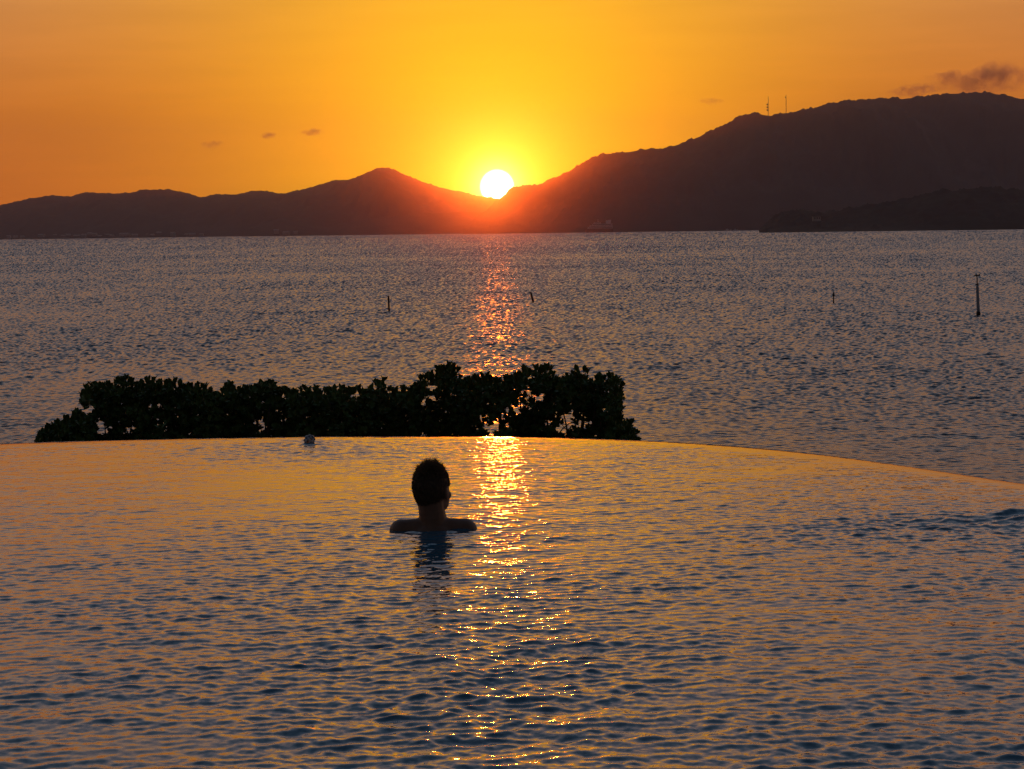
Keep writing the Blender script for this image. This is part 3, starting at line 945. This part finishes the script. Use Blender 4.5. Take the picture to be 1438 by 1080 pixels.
# ------------------------------------------------------------------ bubbling water by the edge
def bubbler():
    c = on_z(434.5, 621.5, 0)
    s = px_size(c)
    bm = bmesh.new()
    r = random.Random(12)
    ball(bm, (0, 0, .01), (7.4 * s, 6 * s, 7.5 * s), seg=28, rings=18)
    for _ in range(46):
        a = r.uniform(0, 2 * PI); e = r.uniform(-.1, 1.4)
        p = Vector((math.cos(a) * math.cos(e) * 7.2 * s, math.sin(a) * math.cos(e) * 5.8 * s, .012 + math.sin(e) * 7.4 * s))
        ball(bm, p, r.uniform(.9, 2.2) * s, seg=10, rings=7)
    me = bpy.data.meshes.new('t'); bm.to_mesh(me); bm.free()
    tmp = bpy.data.objects.new('t', me); COL.objects.link(tmp)
    md = tmp.modifiers.new('r', 'REMESH'); md.mode = 'VOXEL'; md.voxel_size = .004
    m2 = bpy.data.meshes.new_from_object(tmp.evaluated_get(bpy.context.evaluated_depsgraph_get()))
    bpy.data.objects.remove(tmp)
    m, t = material('bubbling_water')
    out = t.n('ShaderNodeOutputMaterial'); p = t.n('ShaderNodeBsdfPrincipled')
    tc = t.n('ShaderNodeTexCoord'); nz = t.n('ShaderNodeTexNoise'); nz.inputs['Scale'].default_value = 60; t.l(tc.outputs['Object'], nz.inputs['Vector'])
    t.l(t.ramp(nz.outputs['Fac'], [(.42, (.10, .11, .13)), (.62, (.75, .75, .78))]), p.inputs['Base Color'])
    p.inputs['Roughness'].default_value = .12; p.inputs['IOR'].default_value = 1.333; p.inputs['Transmission Weight'].default_value = .25
    t.l(p.outputs[0], out.inputs['Surface'])
    o = link('water_bubbler', m2, m, None, True)
    o.location = c
    tag(o, 'small glassy mound of bubbling water at the far edge of the pool', 'water jet')
bubbler()

# ------------------------------------------------------------------ the bather
def skin_mat():
    m, t = material('skin')
    out = t.n('ShaderNodeOutputMaterial'); p = t.n('ShaderNodeBsdfPrincipled')
    tc = t.n('ShaderNodeTexCoord'); nz = t.n('ShaderNodeTexNoise'); nz.inputs['Scale'].default_value = 14; nz.inputs['Detail'].default_value = 6
    t.l(tc.outputs['Object'], nz.inputs['Vector'])
    t.l(t.ramp(nz.outputs['Fac'], [(.3, (.20, .10, .065)), (.7, (.28, .15, .10))]), p.inputs['Base Color'])
    p.inputs['Roughness'].default_value = .5; p.inputs['Specular IOR Level'].default_value = .25
    t.l(p.outputs[0], out.inputs['Surface'])
    return m
def person():
    w = on_z(608.5, 742, 0.0)
    root = thing('person', (w.x, w.y, -1.40), 'bather standing shoulder deep in the pool, seen from behind, looking out to the sunset', 'person')
    Z0 = 1.40                                    # water level in the person's own coordinates
    yaw = Euler((0, 0, math.radians(-27)))
    HC = Vector((-.003, 0.012, Z0 + .200))       # centre of the cranium
    HS = 1.05
    def H(v): return HC + (yaw.to_matrix() @ (tiltm @ Vector(v))) * HS
    tiltm = Euler((math.radians(4), 0, 0)).to_matrix()
    hrot = (yaw.to_matrix() @ tiltm).to_euler()
    B = Blobs()
    def hb(c, r): B.ball(H(c), tuple(q * HS for q in r), hrot, 24, 16)
    def cap(a, b, ra, rb, n=7):
        a, b = Vector(a), Vector(b)
        k = max(3, int((b - a).length / (min(ra, rb) * .35)))
        for i in range(k + 1):
            f = i / k
            B.ball(a.lerp(b, f), ra + (rb - ra) * f, None, 12, 8)
    # head
    hb((0, -.012, .028), (.077, .098, .086)); hb((0, .022, .0), (.071, .074, .085))
    hb((0, .030, -.052), (.068, .066, .074)); hb((0, .056, -.094), (.046, .036, .030)); hb((0, -.03, -.05), (.066, .06, .06)); hb((0, .074, -.098), (.022, .018, .018))
    hb((0, .083, .008), (.052, .018, .014)); hb((0, .097, -.020), (.010, .014, .026)); hb((0, .106, -.040), (.016, .016, .012))
    hb((0, .088, -.068), (.024, .012, .007)); hb((0, .087, -.078), (.021, .011, .007))
    for sx in (-1, 1):
        hb((sx * .031, .080, -.010), (.013, .010, .009)); hb((sx * .048, .055, -.038), (.022, .030, .022))
        hb((sx * .079, -.006, -.018), (.010, .020, .033)); hb((sx * .084, -.014, -.010), (.007, .016, .024)); hb((sx * .045, .02, -.078), (.022, .045, .026))
    # neck and shoulders
    cap(H((0, -.028, -.03)), (0, -.012, Z0 + .03), .066, .070)
    cap((0, -.006, Z0 + .06), (0, 0, Z0 - .05), .068, .072)
    for sx in (-1, 1):
        cap((sx * .035, -.012, Z0 + .004), (sx * .160, -.002, Z0 - .008), .054, .056)
        B.ball((sx * .160, 0, Z0 - .012), (.064, .066, .062), None, 16, 12)
        cap((sx * .165, 0, Z0 - .03), (sx * .26, .06, Z0 - .26), .055, .042)
        cap((sx * .26, .06, Z0 - .26), (sx * .30, .28, Z0 - .30), .040, .027)
        hand = Vector((sx * .31, .34, Z0 - .305))
        B.ball(hand, (.042, .05, .016), None, 14, 10)
        for k in range(4):
            fx = (k - 1.5) * .021
            b0 = hand + Vector((fx, .040, 0)); L = (.058, .070, .066, .050)[k if sx > 0 else 3 - k]
            cap(b0, b0 + Vector((fx * .2, L * .5, -.004)), .0092, .0086)
            cap(b0 + Vector((fx * .2, L * .5, -.004)), b0 + Vector((fx * .3, L * .95, -.022)), .0086, .0075)
        t0 = hand + Vector((-sx * .030, -.015, 0))
        cap(t0, t0 + Vector((-sx * .030, .030, -.008)), .012, .010); cap(t0 + Vector((-sx * .030, .030, -.008)), t0 + Vector((-sx * .036, .060, -.016)), .010, .008)
        cap((sx * .085, 0, Z0 - .58), (sx * .10, .04, Z0 - .95), .085, .058); cap((sx * .10, .04, Z0 - .95), (sx * .105, -.01, Z0 - 1.32), .055, .038)
        B.ball((sx * .11, .05, Z0 - 1.36), (.045, .12, .035), None, 14, 10)
    B.ball((0, .0, Z0 - .17), (.175, .115, .19)); B.ball((0, .0, Z0 - .36), (.15, .105, .2)); B.ball((0, 0, Z0 - .52), (.165, .12, .14))
    B.ball((0, -.05, Z0 - .10), (.14, .07, .13))
    me = B.mesh('t')
    tmp = bpy.data.objects.new('t', me); COL.objects.link(tmp)
    md = tmp.modifiers.new('r', 'REMESH'); md.mode = 'VOXEL'; md.voxel_size = .006
    sm = tmp.modifiers.new('s', 'SMOOTH'); sm.factor = .5; sm.iterations = 4
    m2 = bpy.data.meshes.new_from_object(tmp.evaluated_get(bpy.context.evaluated_depsgraph_get())); m2.name = 'body'
    bpy.data.objects.remove(tmp)
    link('body', m2, skin_mat(), root, True)
    # hair: scalp shell and many short strands, longer and ruffled on top
    r = random.Random(3)
    M_HAIR, t = material('hair')
    out = t.n('ShaderNodeOutputMaterial'); p = t.n('ShaderNodeBsdfPrincipled'); tr = t.n('ShaderNodeBsdfTranslucent'); mx = t.n('ShaderNodeMixShader')
    tc = t.n('ShaderNodeTexCoord'); nz = t.n('ShaderNodeTexNoise'); nz.inputs['Scale'].default_value = 60; t.l(tc.outputs['Object'], nz.inputs['Vector'])
    hc = t.ramp(nz.outputs['Fac'], [(.3, (.09, .055, .034)), (.7, (.20, .12, .07))])
    t.l(hc, p.inputs['Base Color']); t.l(hc, tr.inputs['Color']); p.inputs['Roughness'].default_value = .5
    mx.inputs[0].default_value = .5; t.l(p.outputs[0], mx.inputs[1]); t.l(tr.outputs[0], mx.inputs[2]); t.l(mx.outputs[0], out.inputs['Surface'])
    bm = bmesh.new()
    vs = ball(bm, (0, 0, 0), 1.0, None, 40, 28)
    def on_scalp(d):
        """d: unit direction in head space; True where hair grows"""
        if d.y > .55 and d.z < .62: return False
        if d.z < -.30 - 1.2 * max(0, -d.y) and d.y > -.4: return False
        if d.z < -.90: return False
        if d.y > .05 and d.z < -.05: return False
        return True
    def scalp(d, lift=0.0):
        return Vector((d.x * (.081 + lift), -.010 + d.y * (.103 + lift), .024 + d.z * ((.093 if d.z > 0 else .128) + lift)))
    kill = []
    for v in vs:
        d = v.co.normalized()
        v.co = H(scalp(d, .004 + .003 * mnoise.noise(d * 6)))
        if not on_scalp(d): kill.append(v)
    bmesh.ops.delete(bm, geom=kill, context='VERTS')
    n = 0
    while n < 6500:
        d = Vector((r.gauss(0, 1), r.gauss(0, 1), r.gauss(0, 1))).normalized()
        if not on_scalp(d): continue
        up = max(0, d.z)
        tuft = .6 + .8 * max(-.5, mnoise.noise(d * 7.0))
        L = .008 + .055 * up ** 3.2 * r.uniform(.3, 1.25) * tuft
        p = scalp(d, .002)
        g = (d + Vector((r.gauss(0, .28), r.gauss(0, .28), .55 * up + r.gauss(0, .2)))).normalized()
        if up < .3: g = (g * .5 + Vector((0, 0, -.7))).normalized()
        sd = g.orthogonal().normalized() * .0011
        bend = Vector((r.gauss(0, .25), r.gauss(0, .25), -.15)) * L
        a, b, c = p, p + g * L * .55 + bend * .2, p + g * L + bend
        q = [bm.verts.new(H(x)) for x in (a - sd, a + sd, b + sd * .8, b - sd * .8, c)]
        bm.faces.new((q[0], q[1], q[2], q[3])); bm.faces.new((q[3], q[2], q[4]))
        n += 1
    bm_obj('hair', bm, M_HAIR, root, False)
person()

# ------------------------------------------------------------------ render settings
sc.render.engine = 'CYCLES'
sc.view_settings.view_transform = 'Standard'
sc.view_settings.look = 'None'
sc.view_settings.exposure = 0.0
sc.view_settings.gamma = 1.0
c = sc.cycles
c.use_denoising = True
c.max_bounces = 6; c.diffuse_bounces = 2; c.glossy_bounces = 3; c.transmission_bounces = 3; c.volume_bounces = 0; c.transparent_max_bounces = 6
c.sample_clamp_indirect = 6.0
c.sample_clamp_direct = 0.0
c.caustics_reflective = False; c.caustics_refractive = False
c.volume_step_rate = 1.0
c.blur_glossy = 0.0
